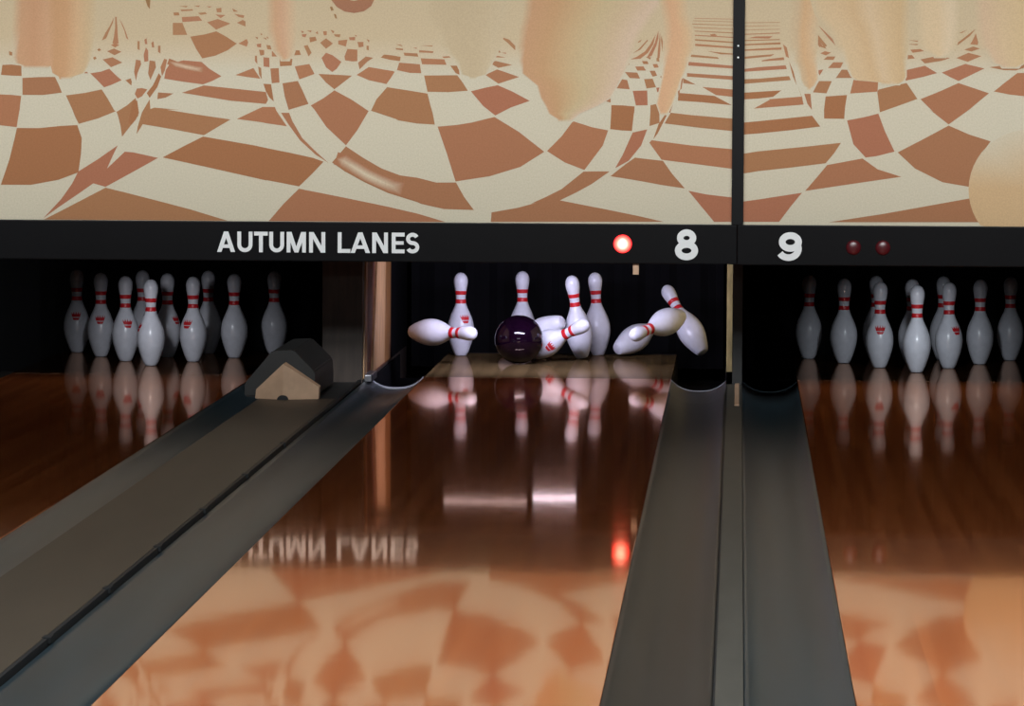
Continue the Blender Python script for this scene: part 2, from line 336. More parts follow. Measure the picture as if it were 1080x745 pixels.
# ------------------------------------------------------------------ masking units: mural panels
BROWN = '''-2963,1322 -2926,1324 -2886,1319 -2885,1278 -2926,1279 -2969,1282
-2936,1377 -2913,1371 -2915,1359 -2935,1361
-2786,1381 -2767,1378 -2768,1360 -2780,1357
-2800,1339 -2783,1341 -2786,1329 -2802,1329
-2882,1270 -2817,1274 -2750,1275 -2736,1247 -2722,1212 -2799,1202 -2882,1202
-2979,1204 -2929,1202 -2887,1198 -2892,1160 -2893,1145 -2900,1109 -2906,1072 -2942,1076 -2979,1080
-2905,1069 -2812,1069 -2731,1078 -2660,1082 -2642,1030 -2645,969 -2656,892 -2738,861 -2850,840 -2971,840 -2936,942 -2914,1029
-2706,1201 -2626,1212 -2561,1226 -2539,1193 -2511,1144 -2505,1138 -2576,1109 -2654,1087 -2669,1116 -2681,1147
-2607,1290 -2564,1297 -2530,1309 -2505,1285 -2480,1263 -2520,1245 -2551,1234 -2576,1260
-2557,1346 -2517,1355 -2477,1334 -2523,1315
-2539,1379 -2511,1390 -2480,1377 -2509,1363
-2523,1404 -2505,1412 -2489,1404 -2507,1394
-2579,1385 -2570,1391 -2562,1383 -2573,1379
-2596,1353 -2587,1358 -2581,1349 -2591,1344
-2638,1295 -2619,1296 -2616,1290 -2635,1290
-2517,1410 -2511,1438 -2506,1474 -2506,1517 -2500,1517 -2497,1474 -2495,1438 -2492,1410
-2560,1422 -2545,1453 -2526,1483 -2511,1514 -2515,1493 -2529,1462 -2542,1431
-2452,1424 -2461,1453 -2474,1484 -2490,1512 -2482,1493 -2469,1462 -2461,1432
-2465,1263 -2443,1271 -2439,1257 -2441,1242
-2501,1136 -2459,1162 -2423,1193 -2417,1156 -2413,1148 -2413,1121 -2447,1077 -2479,1036 -2485,1080 -2496,1123
-2382,1395 -2373,1383 -2372,1340 -2388,1337 -2391,1365
-2422,1346 -2404,1343 -2401,1328 -2416,1291 -2422,1261 -2430,1297
-2367,1343 -2345,1340 -2341,1316 -2364,1264 -2373,1291
-2419,1230 -2398,1232 -2376,1227 -2398,1199 -2416,1190 -2427,1208
-2330,1292 -2320,1279 -2336,1236 -2367,1193 -2379,1212 -2354,1243
-2416,1420 -2407,1420 -2407,1383 -2416,1389
-2388,1426 -2379,1432 -2376,1408 -2385,1408
-2360,1414 -2351,1420 -2348,1395 -2357,1395
-2333,1402 -2323,1402 -2323,1371 -2333,1377
-2308,1350 -2296,1347 -2305,1304 -2317,1279 -2323,1316
-2435,1184 -2417,1181 -2410,1131 -2411,1131 -2423,1105 -2441,1084 -2453,1093
-2398,1135 -2367,1187 -2364,1148 -2348,1154 -2250,1146 -2299,1146 -2169,1126 -2040,1108 -2095,1076 -2148,1044 -2268,1066 -2395,1087 -2420,1047 -2416,1075
-2308,1270 -2302,1304 -2286,1329 -2231,1344 -2157,1338 -2126,1311 -2077,1281 -2114,1262 -2151,1248 -2231,1258
-2237,1214 -2148,1244 -1898,1219 -1889,1187 -1898,1171 -2040,1183
-2333,1215 -2271,1211 -2302,1194 -2336,1188
-2015,1110 -1929,1151 -1911,1159 -1861,1159 -1856,1145 -1813,1082 -1899,1094 -1911,1097
-2315,954 -2231,999 -2151,1039 -1941,1004 -1880,991 -1806,977 -1708,956 -1665,941 -1714,889 -1764,841 -1899,866 -1892,863 -2126,914
-2794,702 -2695,753 -2546,831 -2453,809 -2361,786 -2207,747 -2052,696 -2801,691
-2468,976 -2435,974 -2333,952 -2435,895 -2546,834 -2596,848 -2651,809 -2738,750 -2800,705 -2726,784 -2682,846 -2657,895 -2577,945 -2496,1002 -2515,963 -2540,908
-1886,697 -1825,772 -1764,832 -1591,799 -1406,762 -1287,735 -1272,731 -1173,702
-992,704 -989,742 -885,761 -812,781 -831,778 -770,806 -709,837 -621,908 -569,909 -517,909 -587,859 -648,825 -715,792 -525,756 -403,732 -299,709
-2021,1286 -1948,1315 -1920,1272 -1972,1278
-1908,1252 -1877,1250 -1874,1233 -1866,1181 -1883,1196 -1897,1220
-1929,1321 -1917,1315 -1914,1269 -1925,1288
-1908,1358 -1884,1356 -1883,1318 -1907,1321
-1880,1313 -1846,1315 -1843,1257 -1874,1254
-1926,1388 -1905,1387 -1905,1367 -1920,1364
-1874,1382 -1852,1384 -1849,1361 -1874,1361
-1843,1355 -1791,1352 -1794,1325 -1841,1322
-1896,1407 -1874,1405 -1874,1389 -1892,1390
-1936,1410 -1917,1413 -1917,1397 -1932,1399
-1942,1364 -1934,1364 -1932,1330 -1942,1342
-1831,1254 -1769,1264 -1748,1221 -1726,1172 -1806,1148 -1822,1202
-1782,1322 -1723,1332 -1702,1292 -1763,1270
-1791,1386 -1763,1386 -1757,1368 -1788,1366
-1791,1413 -1776,1413 -1776,1407 -1791,1407
-1791,1438 -1782,1441 -1782,1435
-1837,1136 -1804,1136 -1791,1103 -1751,1035 -1696,981 -1645,936 -1696,968 -1760,1026 -1807,1090
-1911,1437 -1896,1434 -1896,1427
-1896,1440 -1877,1440 -1880,1431 -1892,1433
-1942,1440 -1929,1437 -1932,1429
-1920,1455 -1911,1449 -1917,1445
-1889,1456 -1880,1453 -1883,1446
-1717,1166 -1668,1194 -1622,1227 -1551,1189 -1483,1144 -1486,1142 -1530,1067 -1575,1007 -1653,1079 -1702,1149
-1686,1292 -1631,1290 -1551,1286 -1582,1262 -1622,1231 -1656,1258
-1533,1289 -1484,1321 -1386,1305 -1380,1302 -1395,1278 -1413,1253 -1484,1268
-1436,1359 -1423,1371 -1390,1368 -1356,1362 -1359,1345 -1399,1350
-1474,1148 -1453,1192 -1410,1241 -1405,1240 -1331,1229 -1248,1216 -1236,1169 -1226,1135 -1218,1092 -1291,1096 -1365,1108 -1376,1114 -1475,1146
-1674,1356 -1656,1377 -1631,1368 -1594,1341 -1613,1313 -1631,1300 -1656,1319
-1582,1362 -1570,1393 -1530,1390 -1530,1344 -1551,1343 -1579,1347
-1680,1417 -1656,1435 -1628,1414 -1656,1393
-1607,1426 -1570,1430 -1576,1402 -1607,1411
-1723,1438 -1699,1441 -1693,1426 -1720,1418
-1745,1404 -1730,1408 -1714,1377 -1726,1362
-1564,1439 -1539,1441 -1539,1427 -1561,1428
-1530,1421 -1506,1421 -1505,1402 -1524,1399
-1527,1338 -1496,1363 -1466,1358 -1490,1342 -1521,1311
-1668,1463 -1653,1463 -1653,1447 -1665,1447
-1638,1469 -1622,1463 -1628,1454
-1625,1451 -1598,1451 -1601,1439 -1619,1442
-1754,1450 -1733,1452 -1739,1438 -1751,1441
-1757,1465 -1745,1462 -1751,1453
-1733,1465 -1714,1466 -1717,1458
-1699,1456 -1690,1463 -1687,1450
-1493,1433 -1481,1427 -1484,1418
-1493,1406 -1484,1406 -1484,1387 -1493,1390
-1542,1449 -1532,1447 -1534,1441
-1362,1339 -1279,1333 -1273,1297 -1319,1298 -1371,1309
-1344,1379 -1289,1376 -1285,1363 -1341,1367
-1276,1357 -1181,1353 -1172,1331 -1270,1333
-1377,1397 -1347,1395 -1347,1388 -1374,1391
-1377,1412 -1356,1411 -1347,1403
-1307,1399 -1292,1399 -1292,1394
-1282,1389 -1224,1385 -1227,1378 -1282,1380
-1279,1408 -1227,1408 -1230,1404
-1190,1364 -1135,1368 -1132,1362 -1184,1358
-1157,1328 -1123,1328 -1120,1292 -1135,1298
-1262,1288 -1129,1290 -1107,1261 -1086,1228 -1165,1222 -1248,1223
-1074,1226 -1019,1240 -967,1251 -908,1226 -838,1189 -914,1162 -976,1130 -1024,1167
-1016,1292 -970,1314 -933,1302 -881,1284 -964,1257 -994,1277
-998,1338 -976,1348 -909,1332 -964,1320
-986,1362 -967,1368 -934,1361
-976,1381 -964,1396 -955,1381
-958,1445 -922,1433 -897,1408 -897,1390 -928,1420 -952,1440
-952,1381 -934,1381 -934,1376
-1207,1084 -1132,1091 -1071,1101 -979,1124 -881,1065 -779,986 -874,925 -996,887 -1134,865 -1168,972
-1575,1003 -1505,957 -1431,915 -1357,888 -1288,879 -1211,860 -1132,861 -1100,804 -1060,751 -1180,754 -1272,774 -1288,781 -1406,817 -1499,859 -1579,902 -1631,938
-768,989 -710,1048 -665,1109 -588,1085 -524,1073 -545,1012 -618,914 -697,944
-512,1174 -466,1173 -419,1169 -420,1140 -421,1147 -429,1071 -472,1073 -516,1078 -512,1152
-356,1174 -335,1179 -320,1159 -320,1141 -319,1104 -359,1091 -356,1147
-426,1065 -368,1078 -392,1013 -441,952 -495,922 -465,976
-683,1128 -647,1149 -665,1115
-514,890 -453,939 -416,965 -355,958 -304,953 -267,901 -216,843 -303,855 -404,873
-359,1025 -350,1035 -194,1015 -18,1000 -17,921 -170,940 -310,957
-344,1038 -323,1099 -290,1148 -278,1160 -296,1123 -326,1062
-299,1102 -275,1145 -195,1136 -19,1122 -18,1072 -165,1086
-202,834 -132,820 -16,807 -15,711 -98,710
-491,1241 -470,1277 -449,1274 -439,1237
-459,1306 -409,1304 -398,1280 -439,1282
-418,1328 -385,1329 -374,1312 -409,1312
-391,1350 -370,1350 -364,1338 -385,1338
-382,1278 -348,1280 -334,1246 -372,1241
-427,1231 -369,1233 -367,1174 -414,1173
-539,1191 -515,1209 -515,1184
-360,1311 -339,1312 -330,1292 -348,1288
-348,1338 -330,1339 -324,1325 -342,1323
-376,1367 -355,1365 -358,1356
-333,1362 -324,1368 -321,1347 -333,1350
-333,1244 -317,1246 -320,1229 -329,1226
-318,1289 -304,1296 -303,1262
-449,1340 -440,1339 -443,1333
-437,1356 -410,1368 -379,1389 -358,1417 -337,1456 -346,1417 -367,1383 -397,1359
-428,1380 -404,1398 -370,1435 -367,1432 -398,1395
-428,1415 -404,1429 -392,1436 -398,1426
-373,1362 -355,1393 -340,1423 -326,1472 -326,1441 -334,1411 -352,1371
-330,1359 -328,1393 -322,1441 -320,1466 -318,1435 -318,1393 -321,1362
-309,1381 -316,1435 -314,1453 -306,1417
-194,1421 -18,1408 -18,1401 -194,1412
-133,1391 -84,1386 -18,1381 -18,1377 -75,1378
-206,1378 -90,1367 -84,1360 -203,1368
-206,1348 -17,1332 -17,1321 -206,1333
-211,1303 -17,1291 -17,1276 -211,1289
-226,1283 -175,1257 -226,1263
-150,1248 -16,1238 -16,1208 -95,1216
-244,1224 -101,1213 -31,1176 -150,1187 -247,1193
-191,1439 -18,1428 -18,1422 -191,1433
-191,1456 -18,1447 -18,1443 -191,1452
-121,1457 -103,1460 -91,1453 -115,1450
-195,1472 -18,1465 -18,1461 -194,1469
-189,1486 -18,1479 -18,1477 -189,1483
-195,1500 -19,1494 -19,1492 -195,1497
-189,1512 -19,1508 -19,1506 -189,1510
-183,1522 -19,1519 -19,1517 -183,1520
-286,1147 -271,1192 -263,1229 -253,1229 -265,1180 -277,1144
-247,1229 -240,1238 -239,1214 -244,1202
-233,1278 -226,1284 -232,1241 -238,1235
12,1107 226,1127 75,1113 288,1136 321,1093 197,1077 76,1064 12,1059
13,983 76,993 258,1012 404,1029 377,987 344,947 199,928 77,914 13,903
14,792 78,801 251,829 206,773 161,712 15,711
263,836 308,889 350,940 490,967 551,924 645,895 454,866
359,712 565,745 652,761 785,786 918,811 934,766 959,716
56,1163 118,1198 117,1201 247,1212 254,1180 111,1168
14,1226 74,1230 165,1236 132,1210 74,1203 14,1199
14,1280 74,1282 195,1293 202,1277 14,1261
13,1320 73,1328 181,1336 186,1321 13,1309
86,1355 116,1361 173,1368 176,1357 86,1351
13,1369 73,1375 137,1380 121,1371 13,1360
13,1398 73,1402 164,1407 164,1398 13,1392
12,1419 72,1422 160,1427 160,1419 13,1414
12,1436 72,1437 157,1440 157,1436 12,1431
30,1443 61,1450 128,1451 115,1442
12,1460 72,1462 157,1466 157,1462 12,1456
12,1476 72,1478 157,1480 157,1478 12,1474
12,1491 72,1493 157,1494 157,1493 12,1489
12,1505 72,1506 157,1507 157,1505 12,1503
290,1229 314,1274 365,1274 344,1225
307,1317 331,1320 316,1296
349,1326 370,1349 410,1349 398,1326
380,1286 404,1320 431,1319 445,1287
438,1225 451,1280 498,1278 550,1297 547,1233
341,1213 426,1219 419,1172 416,1124 336,1125 335,1159
546,1230 550,1241 604,1255 662,1268 705,1205 635,1179 557,1151
427,1118 494,1131 551,1146 579,1073 617,995 544,976 502,971 453,1024
256,1223 281,1223 287,1159 269,1183
331,1359 346,1372 379,1372 370,1358
318,1384 337,1393 361,1387 340,1376
315,1411 333,1414 343,1402
287,1486 315,1450 345,1414 333,1408 306,1444
305,1499 345,1462 388,1420 385,1408 351,1444
332,1499 369,1463 372,1454
300,1456 327,1414 315,1408 297,1438
170,1419 185,1407 194,1365 182,1371
194,1353 213,1310 226,1256 210,1292
229,1256 247,1207 275,1165 251,1201
658,1319 733,1337 782,1308 725,1292 657,1277
651,1378 682,1379 693,1366 655,1361
715,1362 778,1375 833,1368 797,1356 733,1346
675,1400 733,1405 733,1395 684,1388
657,1422 705,1423 702,1418
666,1439 714,1435 708,1430
800,1310 893,1345 969,1327 918,1302 867,1277 834,1292
857,1368 905,1389 956,1376 902,1353
887,1401 923,1414 950,1406 917,1394
911,1423 922,1441 940,1483 944,1441 941,1420
841,1416 874,1438 934,1486 910,1456 862,1419
862,1465 898,1480 880,1468
838,1398 850,1405 854,1398
717,1204 792,1235 867,1269 925,1250 988,1229 938,1187 914,1166 830,1104 751,1165 769,1153
987,1332 1038,1339 1099,1339 1124,1354 1135,1333 1093,1320 1045,1321
1007,1236 1051,1272 1099,1310 1135,1310 1136,1217 1070,1224
-2203,1439 -2145,1448 -2098,1461 -2058,1440 -2015,1412 -2052,1385 -2102,1363 -2154,1352 -2179,1390
-2273,1494 -2234,1494 -2215,1446 -2273,1445
-2237,1517 -2169,1521 -2154,1503 -2234,1497
-2135,1497 -2092,1510 -2040,1492 -2071,1479 -2098,1467
-2015,1495 -1991,1507 -1980,1501 -1980,1480
-2009,1412 -1975,1431 -1969,1416 -1975,1400
-2271,1535 -2249,1536 -2246,1524 -2268,1523
-2172,1534 -2142,1537 -2135,1530 -2160,1526
-2101,1528 -2061,1526 -2080,1513
-2025,1531 -1985,1525 -1988,1514 -2009,1519
-2243,1547 -2194,1549 -2191,1543 -2237,1540
-2098,1552 -2077,1555 -2077,1537 -2095,1537
-2034,1553 -2009,1540 -2028,1539
-2249,1561 -2212,1562 -2218,1556
-2138,1561 -2114,1560 -2126,1555
-2188,1562 -2163,1564 -2169,1557
629,992 728,1044 830,1100 909,1066 997,1038 941,960 912,857 809,874 699,928'''
COLS = [([(-2902, 1583, -2758, 1583), (-2907, 1460, -2760, 1461), (-2911, 1350, -2761, 1351), (-2904, 1330, -2763, 1331), (-2879, 1321, -2774, 1321)], ['b68e6c', 'b58a68', 'ba9270'], None, 'b58c66'), ([(-2767, 1583, -2594, 1584), (-2764, 1461, -2600, 1462), (-2763, 1369, -2607, 1370), (-2760, 1320, -2619, 1321), (-2755, 1291, -2635, 1291), (-2731, 1277, -2675, 1278)], ['b58c66', 'b88f69', 'bf9d78', 'baa07c'], 'ba9270', None), ([(-1880, 1587, -1790, 1587), (-1878, 1465, -1791, 1465), (-1859, 1386, -1792, 1386), (-1843, 1364, -1797, 1364), (-1831, 1354, -1809, 1354)], ['bb9573', 'bd9778', 'c0a080'], None, None), ([(-1240, 1589, -922, 1591), (-1240, 1528, -934, 1530), (-1197, 1468, -958, 1469), (-1178, 1407, -970, 1408), (-1160, 1377, -981, 1377), (-1129, 1346, -992, 1347), (-1118, 1316, -1005, 1316), (-1108, 1293, -1016, 1293), (-1080, 1284, -1049, 1285)], ['b5a283', 'b3a081', 'b5a283', 'b8a688'], None, None), ([(-844, 1591, -314, 1593), (-850, 1530, -362, 1532), (-865, 1469, -404, 1471), (-873, 1408, -433, 1410), (-874, 1348, -449, 1350), (-867, 1299, -467, 1301), (-807, 1250, -491, 1252), (-793, 1202, -518, 1203), (-774, 1171, -567, 1173), (-759, 1138, -640, 1139), (-725, 1117, -664, 1117)], ['b48c69', 'b38e68', 'b69a74', 'b6a27e', 'baa384', 'c0a890'], None, None), ([(-308, 1593, -226, 1593), (-297, 1532, -222, 1533), (-287, 1472, -201, 1472), (-291, 1411, -197, 1412), (-298, 1362, -212, 1363), (-303, 1320, -219, 1320), (-309, 1277, -237, 1278), (-319, 1229, -252, 1229), (-329, 1180, -270, 1180), (-317, 1147, -286, 1147)], ['c29a76', 'c49c78', 'c3a17c'], None, None), ([(213, 1595, 301, 1595), (210, 1535, 299, 1535), (205, 1474, 290, 1474), (209, 1413, 290, 1414), (219, 1353, 298, 1353), (234, 1323, 304, 1323), (244, 1280, 307, 1280), (256, 1256, 295, 1256), (268, 1247, 283, 1247)], ['b8a080', 'be9b74', 'c0a07c'], None, None), ([(295, 1595, 655, 1597), (314, 1535, 653, 1536), (369, 1475, 652, 1476), (397, 1414, 651, 1415), (422, 1354, 652, 1355), (431, 1324, 654, 1325), (444, 1293, 657, 1294), (462, 1278, 650, 1279), (559, 1270, 638, 1270)], ['c0a784', 'c0a581', 'bda07a', 'c2a988', 'bfa47f', 'bb9f78'], None, None), ([(703, 1597, 851, 1598), (710, 1537, 852, 1537), (720, 1476, 850, 1477), (723, 1428, 844, 1428), (730, 1404, 838, 1404), (760, 1386, 826, 1386), (778, 1379, 808, 1379)], ['c3ac8a', 'c4ac8a', 'c6b294'], None, None), ([(942, 1598, 1131, 1599), (944, 1538, 1132, 1538), (949, 1477, 1133, 1478), (965, 1417, 1134, 1418), (993, 1375, 1134, 1375), (1008, 1351, 1129, 1351), (1038, 1339, 1105, 1339)], ['bfa486', 'c0a784', 'bfa680'], None, None)]
INK = ['9b694b', '98694a', '9e6b4c', '966543', '996c4a', '9d664c']
def mural(x0, x1, side):
    bm = bmesh.new(); cl = bm.loops.layers.float_color.new('print')
    def face(pts, cols, d):
        f = bm.faces.new([bm.verts.new((p[0], -d, p[1])) for p in pts])
        for l, c in zip(f.loops, cols): l[cl] = c
        return f
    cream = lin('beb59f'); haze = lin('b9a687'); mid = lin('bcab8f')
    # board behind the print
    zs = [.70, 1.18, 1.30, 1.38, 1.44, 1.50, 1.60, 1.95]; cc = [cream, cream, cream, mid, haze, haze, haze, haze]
    nx = 12
    for i in range(nx):
        a = x0 + (x1 - x0) * i / nx; b = x0 + (x1 - x0) * (i + 1) / nx
        for k in range(len(zs) - 1):
            face([(a, zs[k]), (b, zs[k]), (b, zs[k+1]), (a, zs[k+1])], [cc[k], cc[k], cc[k+1], cc[k+1]], 0)
    # solid body
    r = bmesh.ops.create_cube(bm, size=1)
    for v in r['verts']: v.co = Vector((x0 + (v.co.x + .5) * (x1 - x0), .002 + (v.co.y + .5) * .03, .70 + (v.co.z + .5) * 1.25))
    for v in r['verts']:
        for l in v.link_loops: l[cl] = haze
    cells = []
    for ln in BROWN.split('\n'):
        P = [tuple(int(q) / 1000 for q in tok.split(',')) for tok in ln.split()]
        cells.append(P)
    n = 0
    for k, P in enumerate(cells):
        cx = sum(p[0] for p in P) / len(P)
        if (cx < -.006) != (side < 0): continue
        P = [(min(max(p[0], x0 + .001), x1 - .001), max(p[1], .701)) for p in P]
        Q = [p for i, p in enumerate(P) if (abs(p[0] - P[i-1][0]) + abs(p[1] - P[i-1][1])) > .0008]
        if len(Q) < 3: continue
        c = lin(INK[(k * 7 + 3) % len(INK)])
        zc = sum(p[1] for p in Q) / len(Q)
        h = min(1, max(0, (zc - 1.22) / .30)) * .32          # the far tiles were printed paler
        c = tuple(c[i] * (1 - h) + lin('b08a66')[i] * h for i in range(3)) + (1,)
        face(Q, [c] * len(Q), .0002 + .00005 * (k % 9))
    if side < 0:
        ink = lin('9b694b')
        def streak(path, w, ca):
            n = len(path); nr = []
            for i in range(n):
                p, q = path[max(i - 1, 0)], path[min(i + 1, n - 1)]
                dx, dz = q[0] - p[0], q[1] - p[1]; l = math.hypot(dx, dz); nr.append((-dz / l * w, dx / l * w))
            for i in range(n - 1):
                fa = math.sin(PI * i / (n - 1)) ** .5; fb = math.sin(PI * (i + 1) / (n - 1)) ** .5
                ma = tuple(ink[q] + (ca[q] - ink[q]) * fa for q in range(3)) + (1,); mb = tuple(ink[q] + (ca[q] - ink[q]) * fb for q in range(3)) + (1,)
                (xa, za), (xb, zb) = path[i], path[i + 1]
                for sg in (1, -1):
                    face([(xa, za), (xb, zb), (xb + sg * nr[i+1][0], zb + sg * nr[i+1][1]), (xa + sg * nr[i][0], za + sg * nr[i][1])], [ma, mb, ink, ink], .0009)
        streak([(-1.615, .955), (-1.585, .945), (-1.54, .918), (-1.49, .888), (-1.44, .865), (-1.39, .845), (-1.345, .833)], .026, lin('c6b79d'))
        streak([(-2.292, 1.340), (-2.26, 1.328), (-2.22, 1.318), (-2.18, 1.310), (-2.15, 1.306)], .012, lin('c3ab90'))
        ring = [(-1635, 1588), (-1613, 1560), (-1582, 1542), (-1543, 1536), (-1503, 1544), (-1475, 1564), (-1457, 1601), (-1460, 1640), (-1490, 1675), (-1545, 1690), (-1600, 1672), (-1632, 1640)]
        ring = [(a / 1000, b / 1000) for a, b in ring]; cx, cz = -1.545, 1.612
        c = lin('97694f')
        for i in range(len(ring)):
            a, b = ring[i], ring[(i+1) % len(ring)]
            face([a, b, (cx + (b[0] - cx) * .36, cz + (b[1] - cz) * .36), (cx + (a[0] - cx) * .36, cz + (a[1] - cz) * .36)], [c] * 4, .0009)
        for P in ([(-1641, 1560), (-1632, 1562), (-1625, 1548), (-1635, 1544)], [(-1625, 1533), (-1616, 1530), (-1612, 1513), (-1619, 1515)], [(-2387, 1595), (-2363, 1595), (-2366, 1548), (-2375, 1560)]):
            face([(a / 1000, b / 1000) for a, b in P], [lin('8f6a45')] * 4, .0009)
    else:
        # beige sphere printed at the right
        P = [(1.150 + .238 * math.cos(q * PI / 24), .848 + .238 * math.sin(q * PI / 24)) for q in range(48)]
        P = [(min(a, x1 - .001), max(b, .70)) for a, b in P]
        lo, hi = lin('bd9f78'), lin('bdb199')
        k0 = [tuple(lo[i] + (hi[i] - lo[i]) * min(1, max(0, (p[1] - .86) / .16)) for i in range(3)) + (1,) for p in P]
        ctr = (1.15, .85)
        for i in range(48):
            a, b = P[i], P[(i+1) % 48]
            if abs(a[0] - b[0]) + abs(a[1] - b[1]) < 1e-5: continue
            face([a, b, ctr], [k0[i], k0[(i+1) % 48], lo], .0009)
    for ci, (rows, cols, oL, oR) in enumerate(COLS):
        cx = (rows[0][0] + rows[0][2]) / 2000
        if (cx < -.006) != (side < 0): continue
        cs = [lin(c) for c in cols]; n = len(cs) - 1        # airbrushed edges fade into the ground colour
        R = []
        rr = [(r[0] / 1000, r[1] / 1000, r[2] / 1000) for r in rows]
        rr = [(rr[0][0], 1.949, rr[0][2])] + rr
        last = rr[-1]; mx_ = (last[0] + last[2]) / 2
        rr.append((mx_ + (last[0] - mx_) * .8, last[1] - .012, mx_ + (last[2] - mx_) * .8))
        for q, (a, z, b) in enumerate(rr):
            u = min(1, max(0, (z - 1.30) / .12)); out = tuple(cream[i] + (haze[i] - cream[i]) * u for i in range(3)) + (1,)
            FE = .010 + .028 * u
            row = [(a - FE * .5, z, lin(oL) if oL else out)]
            for i in range(n + 1):
                u = i / n; x = a + FE * .5 + (b - a - FE) * u if b - a > 2 * FE else a + (b - a) * (.3 + .4 * u)
                row.append((x, z, cs[i] if q < len(rr) - 1 else out))
            row.append((b + FE * .5, z, lin(oR) if oR and q < len(rr) - 1 else out))
            R.append([(min(max(p[0], x0 + .001), x1 - .001), p[1], p[2]) for p in row])
        for a, b in zip(R, R[1:]):
            for i in range(n + 2):
                if abs(a[i][0] - a[i+1][0]) < 1e-5 or abs(b[i][0] - b[i+1][0]) < 1e-5: continue
                face([b[i], b[i+1], a[i+1], a[i]], [b[i][2], b[i+1][2], a[i+1][2], a[i][2]], .0011 + .00006 * ci)
    return bm
def mural_obj(x0, x1, side, label):
    bm = mural(x0, x1, side)
    me = bpy.data.meshes.new('mural_panel'); bm.to_mesh(me); bm.free(); me.materials.append(M['mural'])
    o = bpy.data.objects.new('mural_panel', me); COL.objects.link(o); o.location = (0, YM + .004, 0)
    return tag(o, label, 'mural', 'printed checkerboard mural panels')
mural_obj(-3.62, -.006, -1, 'long cream and brown checkerboard mural panel left of the black divider')
mural_obj(-.004, 2.1, 1, 'cream and brown checkerboard mural panel right of the black divider')
struct('trim_1', B(-.029, .018, YM - .035, YM - .001, .70, 1.95, bev=.002), M['black'])
bm = bmesh.new()
for z in (1.412, 1.366):
    q = lathe(bmesh.new(), [(.0038, 0), (.0034, .0015), (0, .0022)], 10)
    bmesh.ops.rotate(q, verts=q.verts[:], matrix=Matrix.Rotation(PI / 2, 3, 'X'))
    bmesh.ops.translate(q, verts=q.verts[:], vec=(-.008, YM - .035, z))
    tmp = bpy.data.meshes.new('t'); q.to_mesh(tmp); q.free(); bm.from_mesh(tmp); bpy.data.meshes.remove(tmp)
sc_ = struct('trim_2', bm, M['screw'])

# ------------------------------------------------------------------ sign boards with lettering
def thick(bm, path, w, closed=False, y0=-.003, y1=.001):
    n = len(path); Lp, Rp = [], []
    for i in range(n):
        if closed: p, q = path[i-1], path[(i+1) % n]
        else: p, q = path[max(i-1, 0)], path[min(i+1, n-1)]
        dx, dz = q[0] - p[0], q[1] - p[1]; l = math.hypot(dx, dz) or 1
        nx_, nz_ = -dz / l * w / 2, dx / l * w / 2
        Lp.append((path[i][0] + nx_, path[i][1] + nz_)); Rp.append((path[i][0] - nx_, path[i][1] - nz_))
    for i in range(n if closed else n - 1):
        j = (i + 1) % n
        prism(bm, [Lp[i], Lp[j], Rp[j], Rp[i]], y0, y1)
def ell(cx, cz, rx, rz, a0, a1, n=16):
    return [(cx + rx * math.cos(math.radians(a0 + (a1 - a0) * i / n)), cz + rz * math.sin(math.radians(a0 + (a1 - a0) * i / n))) for i in range(n + 1)]
def letter(bm, ch, x, w, z, H, s):
    cnt = [0]
    def P(pts):
        cnt[0] += 1
        prism(bm, [(x + a, z + b) for a, b in pts], -.003 - .0002 * cnt[0], .001)
    R = lambda a, b, c, d: P([(a, b), (c, b), (c, d), (a, d)])
    if ch == 'A':
        t = s * 1.12
        P([(0, 0), (t, 0), (w/2 + t/2, H), (w/2 - t/2, H)]); P([(w - t, 0), (w, 0), (w/2 + t/2, H), (w/2 - t/2, H)])
        R(w * .2, H * .2, w * .8, H * .2 + s * .9)
    elif ch == 'U':
        r = w / 2 - s / 2; rz = r * 1.0
        thick(bm, [(x + s/2, z + H)] + [(a + x, b + z) for a, b in ell(w/2, rz + s/2, r, rz, 180, 360)] + [(x + w - s/2, z + H)], s)
    elif ch == 'T':
        R(0, H - s, w, H); R(w/2 - s/2, 0, w/2 + s/2, H)
    elif ch == 'M':
        R(0, 0, s, H); R(w - s, 0, w, H)
        P([(0, H), (s * 1.25, H), (w/2 + s * .5, 0), (w/2 - s * .5, 0)]); P([(w - s * 1.25, H), (w, H), (w/2 + s * .5, 0), (w/2 - s * .5, 0)])
    elif ch == 'N':
        R(0, 0, s, H); R(w - s, 0, w, H); P([(0, H), (s * 1.15, H), (w, 0), (w - s * 1.15, 0)])
    elif ch == 'L':
        R(0, 0, s, H); R(0, 0, w, s)
    elif ch == 'E':
        R(0, 0, s, H); R(0, 0, w, s); R(0, H - s, w, H); R(0, H/2 - s * .45, w * .93, H/2 + s * .45)
    elif ch == 'S':
        r = w/2 - s/2; rz = (H - s) / 4
        up = ell(w/2, H - s/2 - rz, r * .95, rz, 25, 270, 18); dn = ell(w/2, s/2 + rz, r, rz, 90, -155, 18)
        thick(bm, [(a + x, b + z) for a, b in up + dn[1:]], s)
t = thing('lane_sign', 'long black sign board lettered AUTUMN LANES with number 8 and lit lamp', 'sign', (0, YM - .03, 0), 'black sign boards over the pins')
obj('sign_board', B(-3.62, -.0065, 0, .068, .542, .70, bev=.004), M['sign'], t)
ZB, HT, ST = .577, .0825, .0155
for ch, a, b in (('A', 28, 85), ('U', 92, 140), ('T', 145, 188), ('U', 193, 240), ('M', 248, 309), ('N', 319, 370), ('L', 408, 448), ('A', 449, 511), ('N', 518, 568), ('E', 580, 621), ('S', 625, 668)):
    if a < 400: k = .436 / 342; x = -2.09 + (a - 28) * k
    else: k = .328 / 260; x = -1.604 + (a - 408) * k
    bm = bmesh.new(); letter(bm, ch, x, (b - a) * k, ZB, HT, ST)
    o = obj('letter', bm, M['letter'], t); o['label'] = 'white capital letter ' + ch
